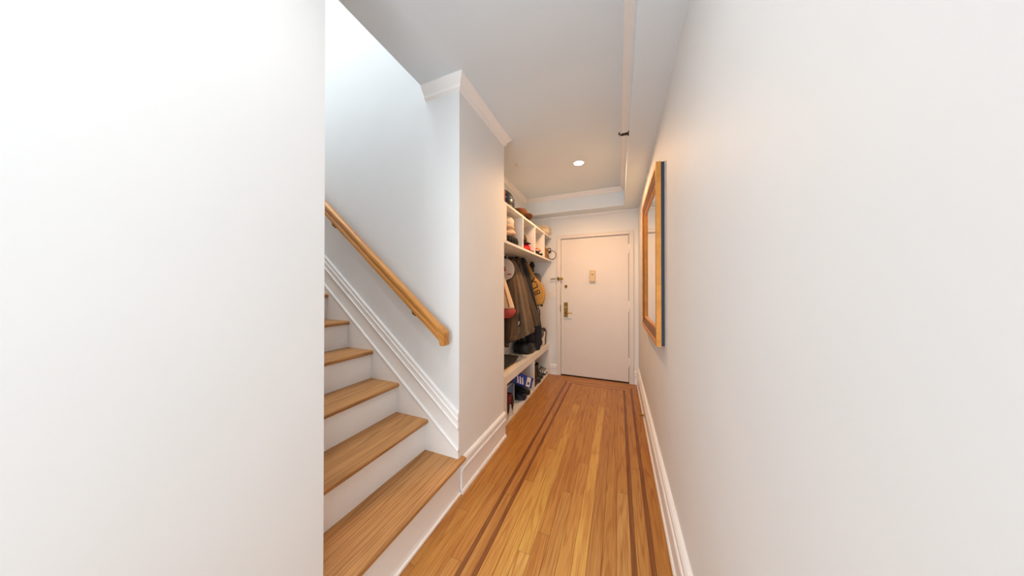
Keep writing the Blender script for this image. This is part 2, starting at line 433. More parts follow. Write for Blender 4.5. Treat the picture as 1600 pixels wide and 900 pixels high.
# ------------------------------------------------------------------ door and casing
dr = struct('door_1', MB().box(DX0 + 0.004, DX1 - 0.004, YD + 0.012, YD + 0.05, 0.014, DZ - 0.004), mDoor, bevel=0.002)
MB().box(DX0 - 0.02, DX1 + 0.02, YD + 0.055, YD + 0.1, -0.02, DZ + 0.02).build('dark_gap_backing', mDark, dr)
for z0, z1 in ((1.775, 1.895), (0.975, 1.118), (0.222, 0.342)):
    h = MB().lathe([(0.0075, z0), (0.0075, z1)], (DX1 + 0.008, YD - 0.006, 0), 10).lathe([(0.006, z1), (0.006, z1 + 0.008), (0.002, z1 + 0.012)], (DX1 + 0.008, YD - 0.006, 0), 10)
    h.box(DX1 - 0.008, DX1 + 0.008, YD + 0.002, YD + 0.013, z0, z1)
    h.build('hinge', mTrim, dr)
# entry handle set
pl = MB().box(-0.752, -0.695, YD + 0.004, YD + 0.013, 0.869, 1.086).build('escutcheon_plate', mBrassOld, dr, bevel=0.003)
MB().lathe([(0.016, YD - 0.012), (0.018, YD - 0.004), (0.02, YD + 0.005)], (-0.724, 0, 1.015), 16, 'y').box(-0.728, -0.720, YD - 0.024, YD - 0.01, 1.0, 1.03).build('thumb_turn', mBrass, pl)
MB().lathe([(0.02, YD + 0.005), (0.018, YD - 0.006), (0.011, YD - 0.014), (0.011, YD - 0.045)], (-0.724, 0, 0.935), 14, 'y').tube([(-0.724, YD - 0.045, 0.935), (-0.70, YD - 0.05, 0.937), (-0.66, YD - 0.048, 0.934), (-0.625, YD - 0.045, 0.928)], [0.011, 0.010, 0.008, 0.007], 10).build('lever_handle', mBrass, pl)
MB().lathe([(0.022, YD + 0.012), (0.022, YD + 0.004), (0.018, YD - 0.002), (0.009, YD - 0.003), (0.008, YD + 0.002)], (-0.722, 0, 1.325), 18, 'y').build('deadbolt_cylinder', mBrassOld, dr)
MB().prism([(-0.732, 1.315), (-0.712, 1.315), (-0.722, 1.285)], 'y', YD + 0.006, YD + 0.013).build('keyhole_cover', mBrassOld, dr)
ib = MB().box(-0.384, -0.301, YD - 0.022, YD + 0.013, 1.387, 1.553).build('viewer_box', mBeige, dr, bevel=0.006)
MB().box(-0.372, -0.313, YD - 0.026, YD - 0.02, 1.40, 1.535).build('viewer_cover', mBeige, ib, bevel=0.004)
MB().lathe([(0.010, YD - 0.024), (0.010, YD - 0.030), (0.006, YD - 0.031)], (-0.343, 0, 1.49), 14, 'y').build('viewer_lens', mBrassOld, ib)
# casing, built of two legs and a head
tr = struct('trim_door', MB().box(DX0 - 0.02, DX0, YD - 0.001, YD + 0.055, 0, DZ + 0.02).box(DX1, DX1 + 0.02, YD - 0.001, YD + 0.055, 0, DZ + 0.02).box(DX0, DX1, YD - 0.001, YD + 0.055, DZ, DZ + 0.02), mDoor)
CW = 0.052
def casprof(a, b): return [(a, 0), (b, 0)]
MB().box(DX0 - CW, DX0 - 0.008, YD - 0.018, YD, 0, DZ + CW).box(DX0 - CW, DX0 - CW + 0.012, YD - 0.024, YD - 0.015, 0, DZ + CW).build('casing_leg', mDoor, tr, bevel=0.003)
MB().box(DX1 + 0.01, DX1 + 0.058, YD - 0.018, YD, 0, DZ + CW).box(DX1 + 0.046, DX1 + 0.058, YD - 0.024, YD - 0.015, 0, DZ + CW).build('casing_leg', mDoor, tr, bevel=0.003)
MB().box(DX0 - 0.008, DX1 + 0.01, YD - 0.018, YD, DZ + 0.008, DZ + CW).box(DX0 - CW + 0.012, DX1 + 0.046, YD - 0.024, YD - 0.015, DZ + CW - 0.012, DZ + CW).build('casing_head', mDoor, tr, bevel=0.003)
MB().box(-0.806, -0.798, YD - 0.004, YD + 0.002, 0.95, 1.05).build('strike_plate', mBrassOld, tr)
struct('door_threshold', MB().box(DX0, DX1, YD + 0.0, YD + 0.06, -0.02, 0.004), mDark)

# swing bar guard beside the door
g = thing('door_guard', 'brass swing bar door guard with a knob, mounted on the casing above the light switch', 'door guard', (-0.82, YD - 0.018, 1.437))
MB().box(-0.835, -0.812, YD - 0.042, YD - 0.018, 1.412, 1.462).build('hinge_block', mBrassOld, g, bevel=0.003)
MB().tube([(-0.835, YD - 0.036, 1.447), (-0.93, YD - 0.036, 1.443)], 0.004, 8).tube([(-0.835, YD - 0.036, 1.428), (-0.93, YD - 0.036, 1.432)], 0.004, 8).lathe([(0.009, -0.945), (0.011, -0.935), (0.009, -0.925)], (0, YD - 0.036, 1.4375), 10, 'x').build('swing_bar', mSteel, g)
MB().box(-0.81, -0.775, YD - 0.028, YD - 0.018, 1.428, 1.447).lathe([(0.012, YD - 0.02), (0.012, YD - 0.03), (0.019, YD - 0.036), (0.019, YD - 0.046), (0.01, YD - 0.052)], (-0.772, 0, 1.438), 14, 'y').build('catch_knob', mBrass, g)
s = thing('light_switch', 'white light switch on the door wall between the coats and the door casing', 'switch', (-0.918, YD, 1.207))
MB().box(-0.957, -0.880, YD - 0.006, YD, 1.144, 1.270).build('switch_plate', mWhitePl, s, bevel=0.002)
MB().box(-0.935, -0.902, YD - 0.011, YD - 0.005, 1.173, 1.241).build('rocker', mWhitePl, s, bevel=0.002)

# ------------------------------------------------------------------ staircase
RI, GO, NO = 0.2045, 0.2485, -0.893
st = thing('staircase', 'straight staircase with oak treads and white painted risers', 'staircase', (-0.92, 0.98, 0))
NS = 13
for i in range(NS):
    zt = 0.2225 + i * 0.2042; xn = NO - (i * GO if i == 0 else 0.0145 + i * 0.2497)
    zb = zt - 0.028
    xb = NO - (0.0145 + (i + 1) * 0.2497) - 0.03
    # nosing is rounded
    prof = [(xb, zb), (xn - 0.02, zb)] + [(xn - 0.013 + 0.013 * math.cos(a), zb + 0.014 + 0.014 * math.sin(a)) for a in [(-0.5 + q / 6) * PI for q in range(7)]] + [(xb, zt)]
    mb = MB().prism(prof, 'y', YN, YS, smooth=False)
    if i == 0:
        nose = [(XL + 0.001, zb)] + [(xn - 0.013 + 0.013 * math.cos(a), zb + 0.014 + 0.014 * math.sin(a)) for a in [(-0.5 + q / 6) * PI for q in range(7)]] + [(XL + 0.001, zt)]
        mb.prism(nose, 'y', YS, YS + 0.032)
    mb.build('tread', mTread, st)
    z0 = 0 if i == 0 else zt - 0.2042
    MB().box(xn - 0.04, xn - 0.027, YN, YS, z0, zb).build('riser', mTrim, st)
MB().box(XL + 0.005, XL + 0.018, YN, YS, 0, 0.018).build('shoe_molding', mTrim, st, bevel=0.004)
# sloped mouldings on the stair wall
sk = 0.2042 / 0.2497
def slope(z925, x): return z925 + sk * (XL - x)
def sloped(prof, x1, x2, name, parent=None):
    """profile of (offset from wall, height) following the stair slope, plumb cut at both ends"""
    rings = [[(x, YS - o, slope(h, x)) for o, h in prof] for x in (x1, x2)]
    return MB().loft(rings, smooth=False)
tw = struct('trim_stair', sloped([(0, -0.1), (0.009, -0.1), (0.009, 0.272), (0, 0.272)], XL, -4.3, 's'), mTrim)
sloped([(0, 0.266), (0.014, 0.266), (0.016, 0.272), (0.012, 0.28), (0, 0.283)], XL, -4.3, 'b').build('bead', mTrim, tw)
sloped([(0, 0.283), (0.004, 0.283), (0.004, 0.405), (0, 0.405)], XL, -4.3, 'b').build('skirt_panel', mTrim, tw)
sloped([(0, 0.402), (0.014, 0.402), (0.016, 0.412), (0.010, 0.420), (0.008, 0.452), (0.013, 0.456), (0.016, 0.462), (0.013, 0.468), (0.010, 0.472), (0.010, 0.490), (0.014, 0.494), (0.012, 0.503), (0, 0.507)], XL, -4.3, 'c').build('cap_molding', mTrim, tw)

# ------------------------------------------------------------------ handrail
RX0, RX1 = -0.975, -4.2
def rz(x): return 0.99 + 0.826 * (-0.98 - x)
hr = thing('handrail', 'oak handrail on the wall following the slope of the stairs', 'handrail', (-1.0, YS, 0.95))
yc = 1.315
# section (y offset, height) : rounded top with a finger groove on both flanks
sec = [(-0.020, -0.046), (-0.0215, -0.040), (-0.0215, -0.022), (-0.016, -0.012), (-0.015, 0.0), (-0.018, 0.008), (-0.0245, 0.012), (-0.0245, 0.030), (-0.020, 0.040), (-0.010, 0.046)]
sec = sec + [(-a, b) for a, b in sec[::-1]]
rings = []
for x in (-0.99, RX1):
    rings.append([(x, yc + a, rz(x) + b) for a, b in sec])
MB().loft(rings, smooth=False).build('rail', mRail, hr)
# plumb end block, cut square to the floor
ez = rz(-0.985)
MB().prism([(-1.006, rz(-1.006) - 0.046), (-0.998, ez - 0.052), (-0.990, ez - 0.056), (-0.972, ez - 0.056), (-0.967, ez - 0.050), (-0.967, ez + 0.022), (-0.972, ez + 0.030), (-1.006, rz(-1.006) + 0.0462)], 'y', yc - 0.0252, yc + 0.0252).build('rail_end', mRail, hr)
for bx in (-1.235, -2.02, -3.2):
    z = rz(bx)
    b = MB().lathe([(0.022, YS), (0.020, YS - 0.006), (0.011, YS - 0.010)], (bx, 0, z - 0.088), 14, 'y')
    b.tube([(bx, YS - 0.01, z - 0.088), (bx, YS - 0.045, z - 0.090), (bx, YS - 0.064, z - 0.078), (bx, YS - 0.071, z - 0.05)], [0.007, 0.0065, 0.006, 0.007], 10)
    b.prism([(bx - 0.028, z - 0.052 + 0.023), (bx + 0.028, z - 0.052 - 0.023), (bx + 0.028, z - 0.047 - 0.023), (bx - 0.028, z - 0.047 + 0.023)], 'y', yc - 0.012, yc + 0.012)
    b.build('wall_bracket', mBrassOld, hr)

# ------------------------------------------------------------------ ceiling fittings
cl = thing('ceiling_light', 'round recessed ceiling downlight, lit, over the hall near the door', 'downlight', (-0.383, 2.79, CEIL))
MB().lathe([(0.062, CEIL - 0.0005), (0.061, CEIL - 0.004), (0.050, CEIL - 0.005), (0.048, CEIL - 0.001), (0.048, CEIL - 0.0002)], (-0.383, 2.79, 0), 32).build('trim_ring', mTrim, cl)
MB().lathe([(0.0475, CEIL - 0.0015), (0.0475, CEIL - 0.003), (0.01, CEIL - 0.0045)], (-0.383, 2.79, 0), 32).build('lit_lens', emis('lamp_glow', '#fff0d8', 14), cl)
def lamp(name, loc, power, color, ang=150, r=0.05):
    l = bpy.data.lights.new(name, 'SPOT'); l.energy = power; l.color = color; l.shadow_soft_size = r
    l.spot_size = math.radians(ang); l.spot_blend = 0.7
    o = bpy.data.objects.new(name, l); COL.objects.link(o); o.location = loc
    return o
lamp('downlight_lamp', (-0.383, 2.79, CEIL - 0.02), 50, (1.0, 0.56, 0.25), 164)
lamp('near_wall_fill_spot', (-0.34, 0.12, CEIL - 0.02), 13, (1.0, 0.97, 0.94), 165)  # added spot with no fitting, whitens the walls close to the camera
cp = MB().lathe([(0.032, CEIL), (0.031, CEIL - 0.004), (0.012, CEIL - 0.006), (0.002, CEIL - 0.006)], (-0.995, 2.59, 0), 24).build('cover_plate', mWhitePl, origin=(-0.995, 2.59, CEIL))
tag(cp, 'small white round cover plate on the ceiling above the cubby shelf', 'cover plate')
sp = thing('sprinkler_head', 'small dark metal sprinkler head sticking out of the soffit side', 'sprinkler', (SX, 2.03, 2.38))
y, z = 2.03, 2.395
MB().lathe([(0.017, SX), (0.016, SX - 0.006), (0.008, SX - 0.010)], (0, y, z), 14, 'x').build('escutcheon', mSprk, sp)
MB().lathe([(0.008, SX - 0.008), (0.010, SX - 0.02), (0.007, SX - 0.03)], (0, y, z), 10, 'x').tube([(SX - 0.028, y - 0.008, z), (SX - 0.04, y - 0.013, z), (SX - 0.056, y - 0.004, z)], 0.003, 6).tube([(SX - 0.028, y + 0.008, z), (SX - 0.04, y + 0.013, z), (SX - 0.056, y + 0.004, z)], 0.003, 6).tube([(SX - 0.03, y, z), (SX - 0.055, y, z)], 0.0035, 6).build('nozzle_frame', mSprk, sp)
MB().box(SX - 0.062, SX - 0.058, y - 0.014, y + 0.014, z - 0.004, z + 0.012).box(SX - 0.070, SX - 0.058, y - 0.014, y + 0.014, z + 0.010, z + 0.013).build('deflector', mSprk, sp)

# door stop on the right baseboard
d = thing('door_stop', 'small brass door stop at the foot of the right wall', 'door stop', (0.23, 2.89, 0.03))
MB().lathe([(0.012, 0.232), (0.012, 0.226), (0.006, 0.222), (0.006, 0.205)], (0, 2.89, 0.03), 12, 'x').build('stem', mBrass, d)
MB().lathe([(0.006, 0.208), (0.013, 0.204), (0.014, 0.196), (0.011, 0.189), (0.003, 0.187)], (0, 2.89, 0.03), 14, 'x').build('knob', mBrass, d)

# ------------------------------------------------------------------ mirror
mx0, mx1 = 0.205, 0.2485
my0, my1, mz0, mz1 = 1.735, 2.70, 0.945, 2.032
mi = thing('wall_mirror', 'large rectangular mirror in a deep gilt wooden frame on the wall', 'mirror', (XR, (my0 + my1) / 2, mz0))
def framering(inset, x):
    return [(x, my0 + inset, mz0 + inset), (x, my1 - inset, mz0 + inset), (x, my1 - inset, mz1 - inset), (x, my0 + inset, mz1 - inset)]
def frame(prof):
    rings = [framering(i, x) for i, x in prof]
    return MB().loft(rings, smooth=False, closed=True)
frame([(0, 0.232), (0, mx0 + 0.002), (0.002, mx0), (0.026, mx0), (0.030, mx0 + 0.004), (0.030, 0.232)]).build('outer_frame', mGold, mi)
frame([(0.030, 0.232), (0.030, mx0 + 0.006), (0.052, mx0 + 0.010), (0.080, mx0 + 0.022), (0.080, 0.232)]).build('sloped_frame', mGoldDk, mi)
frame([(0.080, 0.232), (0.080, mx0 + 0.016), (0.084, mx0 + 0.013), (0.095, mx0 + 0.014), (0.102, mx0 + 0.026), (0.102, 0.234)]).build('inner_lip', mGold, mi)
MB().box(0.2325, mx1, my0 + 0.001, my1 - 0.001, mz0 + 0.004, mz1 - 0.004).build('gap_shade_backing', mGapShade, mi)  # dark box fills the gap where the frame shades the wall
MB().box(0.2285, 0.2324, my0 + 0.10, my1 - 0.10, mz0 + 0.10, mz1 - 0.10).build('mirror_glass', mMirror, mi)

# ------------------------------------------------------------------ cubby shelf
CX = -0.935                                       # front plane
ST, SB = 2.065, 1.72                              # top of the top board, top of the bottom board
sh = thing('cubby_shelf', 'white wall shelf of four open cubbies above the coats', 'shelf', (XN, 2.98, 1.69))
MB().box(XN, CX, YE + 0.002, YD - 0.002, ST - 0.022, ST).build('top_board', mShelf, sh, bevel=0.0015)
MB().box(XN, CX + 0.004, YE + 0.002, YD - 0.002, SB - 0.024, SB).build('bottom_board', mShelf, sh, bevel=0.0015)
MB().box(XN, CX, YE + 0.003, 2.16, SB, ST - 0.022).build('side_panel', mShelf, sh, bevel=0.0015)
for yv in (2.605, 3.035, 3.468):
    MB().box(XN + 0.01, CX - 0.001, yv - 0.0115, yv + 0.0115, SB, ST - 0.022).build('divider', mShelf, sh, bevel=0.0015)
MB().box(XN, XN + 0.01, 2.16, YD - 0.003, SB, ST - 0.022).build('back_panel', mShelf, sh)

# bench
BX = -0.975
be = thing('storage_bench', 'white built-in storage bench with two open shoe compartments under the coats', 'bench', (XN, 2.98, 0))
MB().box(XN, BX, YE + 0.002, YD - 0.002, 0.435, 0.465).build('seat_board', mShelf, be, bevel=0.002)
MB().box(BX - 0.022, BX, YE + 0.002, YD - 0.002, 0.385, 0.435).build('apron', mShelf, be, bevel=0.001)
MB().box(BX - 0.022, BX, YE + 0.003, 2.262, 0.028, 0.385).build('stile', mShelf, be, bevel=0.001)
MB().box(XN, BX - 0.023, YE + 0.003, YE + 0.02, 0.028, 0.434).build('side_panel', mShelf, be)
MB().box(XN, BX - 0.002, 3.082, 3.148, 0.028, 0.385).build('divider', mShelf, be, bevel=0.001)
MB().box(XN, BX - 0.001, 3.845, YD - 0.003, 0.028, 0.385).build('side_panel', mShelf, be)
MB().box(XN, BX, YE + 0.003, YD - 0.003, 0.0, 0.028).build('bottom_board', mShelf, be, bevel=0.002)
MB().box(XN, XN + 0.008, YE + 0.021, 3.844, 0.028, 0.434).build('back_panel', mShelf, be)


# ------------------------------------------------------------------ builders for soft things
def lerp_st(st, k):
    """stations (tuples) resampled smoothly to k rows (Catmull-Rom)"""
    out = []; n = len(st) - 1
    for i in range(k):
        t = i / (k - 1) * n; a = min(int(t), n - 1); f = t - a
        p0, p1, p2, p3 = st[max(a - 1, 0)], st[a], st[a + 1], st[min(a + 2, n)]
        out.append(tuple(0.5 * ((2 * q1) + (-q0 + q2) * f + (2 * q0 - 5 * q1 + 4 * q2 - q3) * f * f + (-q0 + 3 * q1 - 3 * q2 + q3) * f ** 3) for q0, q1, q2, q3 in zip(p0, p1, p2, p3)))
    return out

def drape(mb, st, k=30, n=60, folds=((7, 0.08, 0.3), (13, 0.04, 1.2)), top=0.15, slant=0.0):
    """hanging cloth: stations (z, xc, yc, rx, ry) from top to bottom, with folds that deepen downwards"""
    rows = lerp_st(st, k); rings = []
    for i, (z, xc, yc, rx, ry) in enumerate(rows):
        t = i / (k - 1); amp = top + (1 - top) * t; ring = []
        for q in range(n):
            a = 2 * PI * q / n
            m = 1 + sum(A * amp * math.sin(f * a + ph + 1.3 * t * (1 if f % 2 else -1)) for f, A, ph in folds)
            x = xc + rx * m * math.cos(a); y = yc + ry * m * math.sin(a)
            ring.append((max(x, XN + 0.006), y, z + slant * t * (x - xc)))
        rings.append(ring)
    # a hollow hem: turn the last ring in and up
    last = rings[-1]; z, xc, yc, rx, ry = rows[-1]
    inner = [(xc + (p[0] - xc) * 0.88, yc + (p[1] - yc) * 0.88, p[2] + 0.004) for p in last]
    deep = [(xc + (p[0] - xc) * 0.8, yc + (p[1] - yc) * 0.8, p[2] + 0.06) for p in last]
    return mb.loft(rings + [inner, deep])

def ell(mb, c, rx, ry, rz, n=24, k=12, z0=-1.0, z1=1.0, lump=0.0, ph=0.0):
    rings = []
    for i in range(k + 1):
        s = z0 + (z1 - z0) * i / k; s = max(-0.9995, min(0.9995, s)); a = math.asin(s)
        r = math.cos(a); ring = []
        for q in range(n):
            t = 2 * PI * q / n; m = 1 + lump * math.sin(3 * t + ph + 2 * s) + lump * 0.6 * math.sin(5 * t - ph + 4 * s)
            ring.append((c[0] + rx * r * m * math.cos(t), c[1] + ry * r * m * math.sin(t), c[2] + rz * math.sin(a)))
        rings.append(ring)
    return mb.loft(rings)

def rot_to(o, rx=0, ry=0, rz=0): o.rotation_euler = (rx, ry, rz)

# shoes, built with the heel at the origin and the toe towards +X
def shoe(name, label, cat, loc, rot, L, Wd, shaft, m_up, m_sole, m_toe, m_lace, group=None, m_panel=None):
    t = thing(name, label, cat, loc, rot, group)
    hs = 0.028
    xs = [0.0, .03, .12, .27, .42, .57, .72, .86, .95, .995]
    ws = [.20, .34, .41, .39, .40, .46, .49, .42, .28, .10]
    hh = [.20, .27, .31, .31, .28, .22, .17, .145, .12, .07]
    def ring(x, w, h, g=1.0):
        r = [(x * L, -w * Wd * g, hs * 0.6), ]
        for q in range(1, 12):
            a = PI - PI * q / 12
            c, s_ = math.cos(a), math.sin(a)
            r.append((x * L, w * Wd * g * (abs(c) ** 0.7) * (1 if c > 0 else -1), hs + h * L * g * (s_ ** 0.75) * (0.82 if shaft else 1)))
        r.append((x * L, w * Wd * g, hs * 0.6))
        return r
    MB().loft([ring(x, w, h) for x, w, h in zip(xs, ws, hh)]).build('upper', m_up, t, local=True)
    MB().loft([ring(x, w, h, 1.035) for x, w, h in zip([.80, .86, .95, 1.002], [.455, .42, .28, .11], [.155, .145, .12, .075])]).build('toe_cap', m_toe, t, local=True)
    out = [(x * L, -w * Wd - 0.004) for x, w in zip(xs, ws)] + [(x * L, w * Wd + 0.004) for x, w in list(zip(xs, ws))[::-1]]
    MB().prism(out, 'z', 0.0, hs).build('sole', m_sole, t, local=True, bevel=0.004)
    lc = MB()
    for q in range(5):
        x = 0.46 + 0.075 * q if not shaft else 0.40 + 0.07 * q
        h = hs + L * (0.275 - 0.42 * (x - 0.42)) * (0.86 if shaft else 1.02) + 0.002
        lc.tube([(x * L, -0.20 * Wd, h - 0.006), (x * L, 0, h + 0.002), (x * L, 0.20 * Wd, h - 0.006)], 0.0035, 6)
    lc.build('laces', m_lace, t, local=True)
    if shaft:
        zt = shaft
        def el(z, xc, a, b): return [(xc * L + a * L * math.cos(2 * PI * q / 18), b * Wd * math.sin(2 * PI * q / 18), z) for q in range(18)]
        MB().loft([el(hs + .12 * L, .23, .23, .36), el(hs + .3 * L, .22, .21, .38), el(zt * .8, .20, .19, .36), el(zt, .19, .19, .36), el(zt - 0.002, .19, .16, .29), el(zt - 0.02, .2, .15, .27)]).build('shaft', m_panel or m_up, t, local=True)
        MB().prism([(.34 * L, hs + .25 * L), (.43 * L, hs + .26 * L), (.42 * L, zt + 0.012), (.36 * L, zt + 0.02)], 'y', -.2 * Wd, .2 * Wd).build('tongue', m_lace, t, local=True, bevel=0.004)
    else:
        def el(z, a, b): return [(.19 * L + a * L * math.cos(2 * PI * q / 18), b * Wd * math.sin(2 * PI * q / 18), z) for q in range(18)]
        MB().loft([el(hs + .24 * L, .17, .33), el(hs + .335 * L, .17, .34), el(hs + .34 * L, .145, .28), el(hs + .25 * L, .13, .25)]).build('collar', m_lace, t, local=True)
    if m_panel is mBlackLeather:
        for x, w, h in ((.63, .475, .202), (.76, .475, .160), (.87, .40, .142)):
            r_ = ring(x, w, h, 1.03); MB().tube([(p[0] + .012 * math.sin(3 * i), p[1], p[2]) for i, p in enumerate(r_)], .0055, 6).build('stripe', m_panel, t, local=True)
    if m_panel:
        for sg in (-1, 1):
            MB().prism([(.18 * L, hs + .03), (.5 * L, hs + .012), (.68 * L, hs + .02), (.5 * L, hs + .035), (.3 * L, hs + .06)], 'y', sg * (.405 * Wd), sg * (.47 * Wd)).build('side_panel', m_lace, t, local=True)
        if shaft > .19 and shaft < .21:
            MB().prism([(-.12 * Wd, hs + .06), (.15 * Wd, hs + .02), (.24 * Wd, shaft * .62), (.1 * Wd, shaft - .004), (-.1 * Wd, shaft - .004), (-.24 * Wd, shaft * .62)], 'x', -.022 * L, .03 * L).build('heel_tab', m_lace, t, local=True, bevel=.003)
            MB().tube([(.19 * L + .185 * L * math.cos(2 * PI * q / 18), .35 * Wd * math.sin(2 * PI * q / 18), zt - .004) for q in range(18)], .007, 8, closed=True).build('collar', m_lace, t, local=True)
            MB().loft([el(hs + .10 * L, .225, .238, .385), el(hs + .26 * L, .222, .235, .40), el(hs + .30 * L, .222, .222, .39)]).build('heel_counter', mWhiteLeather, t, local=True)
    return t

# ------------------------------------------------------------------ hooks and hanging things
def hook(y, z, label, x1=-1.195):
    h = thing('coat_hook', label, 'hook', (XN, y, z), group='coat hooks under the shelf')
    MB().box(XN, XN + 0.006, y - 0.012, y + 0.012, z - 0.045, z + 0.015).build('plate', mBlackPl, h, bevel=0.002)
    MB().tube([(XN + 0.004, y, z - 0.005), (XN + 0.04, y, z - 0.012), (x1 - 0.01, y, z - 0.006), (x1, y, z + 0.012)], [0.007, 0.006, 0.006, 0.007], 8).build('arm', mBlackPl, h)
    return h
hook(2.70, 1.655, 'black coat hook holding the white round bag', -1.18)
hook(3.45, 1.66, 'black coat hook holding the mustard racquet bag', -1.2)
hook(3.73, 1.665, 'black coat hook nearest the door wall', -1.2)

# white round bag with red print
b = thing('white_bag', 'white round bag with red print hanging on a black hook beside the brown coat', 'bag', (-1.19, 2.72, 1.38))
rings = []
for i in range(9):
    s_ = -1 + 2 * i / 8; a = math.asin(max(-.995, min(.995, s_)))
    k = math.cos(a) ** 0.6
    rings.append([(-1.19 + 0.098 * k * math.cos(2 * PI * q / 28) * (1 + 0.08 * math.cos(4 * PI * q / 28)), 2.72 + 0.05 * s_, 1.502 + 0.132 * k * math.sin(2 * PI * q / 28)) for q in range(28)])
MB().loft(rings).build('body', mWhiteCl, b)
MB().tube([(-1.20, 2.72, 1.62), (-1.195, 2.71, 1.655), (-1.185, 2.70, 1.662), (-1.18, 2.73, 1.63)], 0.006, 6).build('strap', mBlack, b)
def letters(txt, size, m, parent, name, mx, ext=0.0006):
    c = bpy.data.curves.new(name, 'FONT'); c.body = txt; c.size = size; c.extrude = ext; c.align_x = 'CENTER'; c.align_y = 'CENTER'
    o = bpy.data.objects.new(name, c); COL.objects.link(o)
    dg = bpy.context.evaluated_depsgraph_get()
    me = bpy.data.meshes.new_from_object(o.evaluated_get(dg)); bpy.data.objects.remove(o)
    me.transform(mx); me.materials.append(m) if not me.materials else None
    me.materials.clear(); me.materials.append(m)
    q = bpy.data.objects.new(name, me); COL.objects.link(q)
    q.parent = parent
    return q
def face_mx(local, ang=0.0, yaw=0.0, bold=1.0):
    """text facing -Y, optionally turned in its plane (ang) and about the vertical (yaw)"""
    return Matrix.Translation(local) @ Matrix.Rotation(yaw, 4, 'Z') @ Matrix.Rotation(PI / 2, 4, 'X') @ Matrix.Rotation(ang, 4, 'Z') @ Matrix.Diagonal((bold, 1, 1, 1))
# red marks: a bold slanted numeral-like mark and a short line of lettering
rm = MB()
def stroke(x, z, w, h, sl=0.0): rm.prism([(x, z), (x + w, z), (x + w + sl, z + h), (x + sl, z + h)], 'y', 2.667, 2.672)
for zz in (1.490, 1.506, 1.522): stroke(-1.196, zz, 0.026, 0.008, 0.003)
stroke(-1.178, 1.494, 0.007, 0.014, 0.002); stroke(-1.193, 1.510, 0.008, 0.024, 0.006); stroke(-1.201, 1.486, 0.036, 0.007)
rm.build('red_mark', mRed, b)
r2 = MB(); rm = r2
for i in range(5): stroke(-1.149 + i * 0.0100, 1.442, 0.0075, 0.013, 0.001)
r2.build('red_lettering', mRed, b)

# cream and red tote
b = thing('tote_bag', 'cream tote bag with dusty red base hanging in front of the brown coat', 'bag', (-1.13, 2.60, 0.96))
drape(MB(), [(1.43, -1.165, 2.58, .012, .02), (1.36, -1.155, 2.58, .03, .035), (1.2, -1.14, 2.59, .065, .05), (1.075, -1.125, 2.60, .088, .06)], 16, 32, ((5, .06, .4),)).build('body', mCream, b)
ell(MB(), (-1.122, 2.60, 1.035), .094, .068, .07, lump=.06).build('base', mRedCl, b)
MB().tube([(-1.155, 2.53, 1.42), (-1.115, 2.525, 1.27), (-1.068, 2.535, 1.09)], 0.007, 6).build('strap', mOrangeTrim, b)
MB().tube([(-1.165, 2.53, 1.44), (-1.165, 2.59, 1.52), (-1.2, 2.68, 1.64)], 0.007, 6).build('carry_loop', mOrangeTrim, b)

# brown canvas coat
c = thing('coat', 'brown canvas coat with hanging sleeve, nearest of the hanging coats', 'coat', (-1.10, 2.86, 0.70), group='coats on the hooks')
drape(MB(), [(1.675, -1.215, 2.90, .022, .03), (1.62, -1.20, 2.90, .045, .07), (1.5, -1.165, 2.88, .07, .12), (1.3, -1.135, 2.87, .095, .15), (1.0, -1.108, 2.865, .13, .16), (.80, -1.09, 2.86, .15, .17), (.715, -1.085, 2.86, .145, .17)], 36, 72, ((6, .11, .6), (11, .09, 1.5), (17, .05, .2)), 0.3, 0.45).build('body', mBrown, c)
hb = drape(MB(), [(.762, -1.085, 2.86, .150, .174), (.74, -1.085, 2.86, .153, .177), (.70, -1.085, 2.86, .149, .173)], 6, 72, ((6, .11, -.05), (11, .09, 2.15), (17, .05, .85)), 1.0, 0.0)
hb.v = [(x, y, z + 0.45 * (x + 1.085)) for x, y, z in hb.v]
hb.build('hem_band', mBrown, c)
MB().loft([[(-1.030 + .004 * a + .0, 2.722 + .01 * b, z), (-1.030 + w_, 2.716, z), (-1.030 + w_ * 2, 2.728, z), (-1.03 + w_, 2.75, z)] for z, w_, a, b in ((1.02, .001, 0, 0), (.96, .007, 0, 0), (.89, .009, 0, 0), (.83, .001, 0, 0))]).build('opening_shade', mBlack, c)  # dark sliver painting the shade inside the coat's front opening
MB().tube([(-1.18, 2.80, 1.56), (-1.15, 2.74, 1.35), (-1.135, 2.70, 1.1), (-1.14, 2.67, .85), (-1.15, 2.655, .66)], [.04, .055, .048, .036, .024], 14).build('sleeve', mBrownDk, c)
MB().tube([(-1.15, 2.657, .68), (-1.15, 2.655, .64)], [.027, .025], 14).build('cuff', mBrownDk, c)
MB().tube([(-1.20, 2.84, 1.63), (-1.165, 2.86, 1.65), (-1.155, 2.90, 1.64), (-1.165, 2.95, 1.60)], [.02, .026, .026, .018], 10, flat=.6).build('collar', mBrownDk, c)
MB().prism([(-1.03, .885), (-1.024, .885), (-1.020, .925), (-1.025, .925)], 'y', 2.70, 2.715).build('zip_pull', mWhitePl, c)
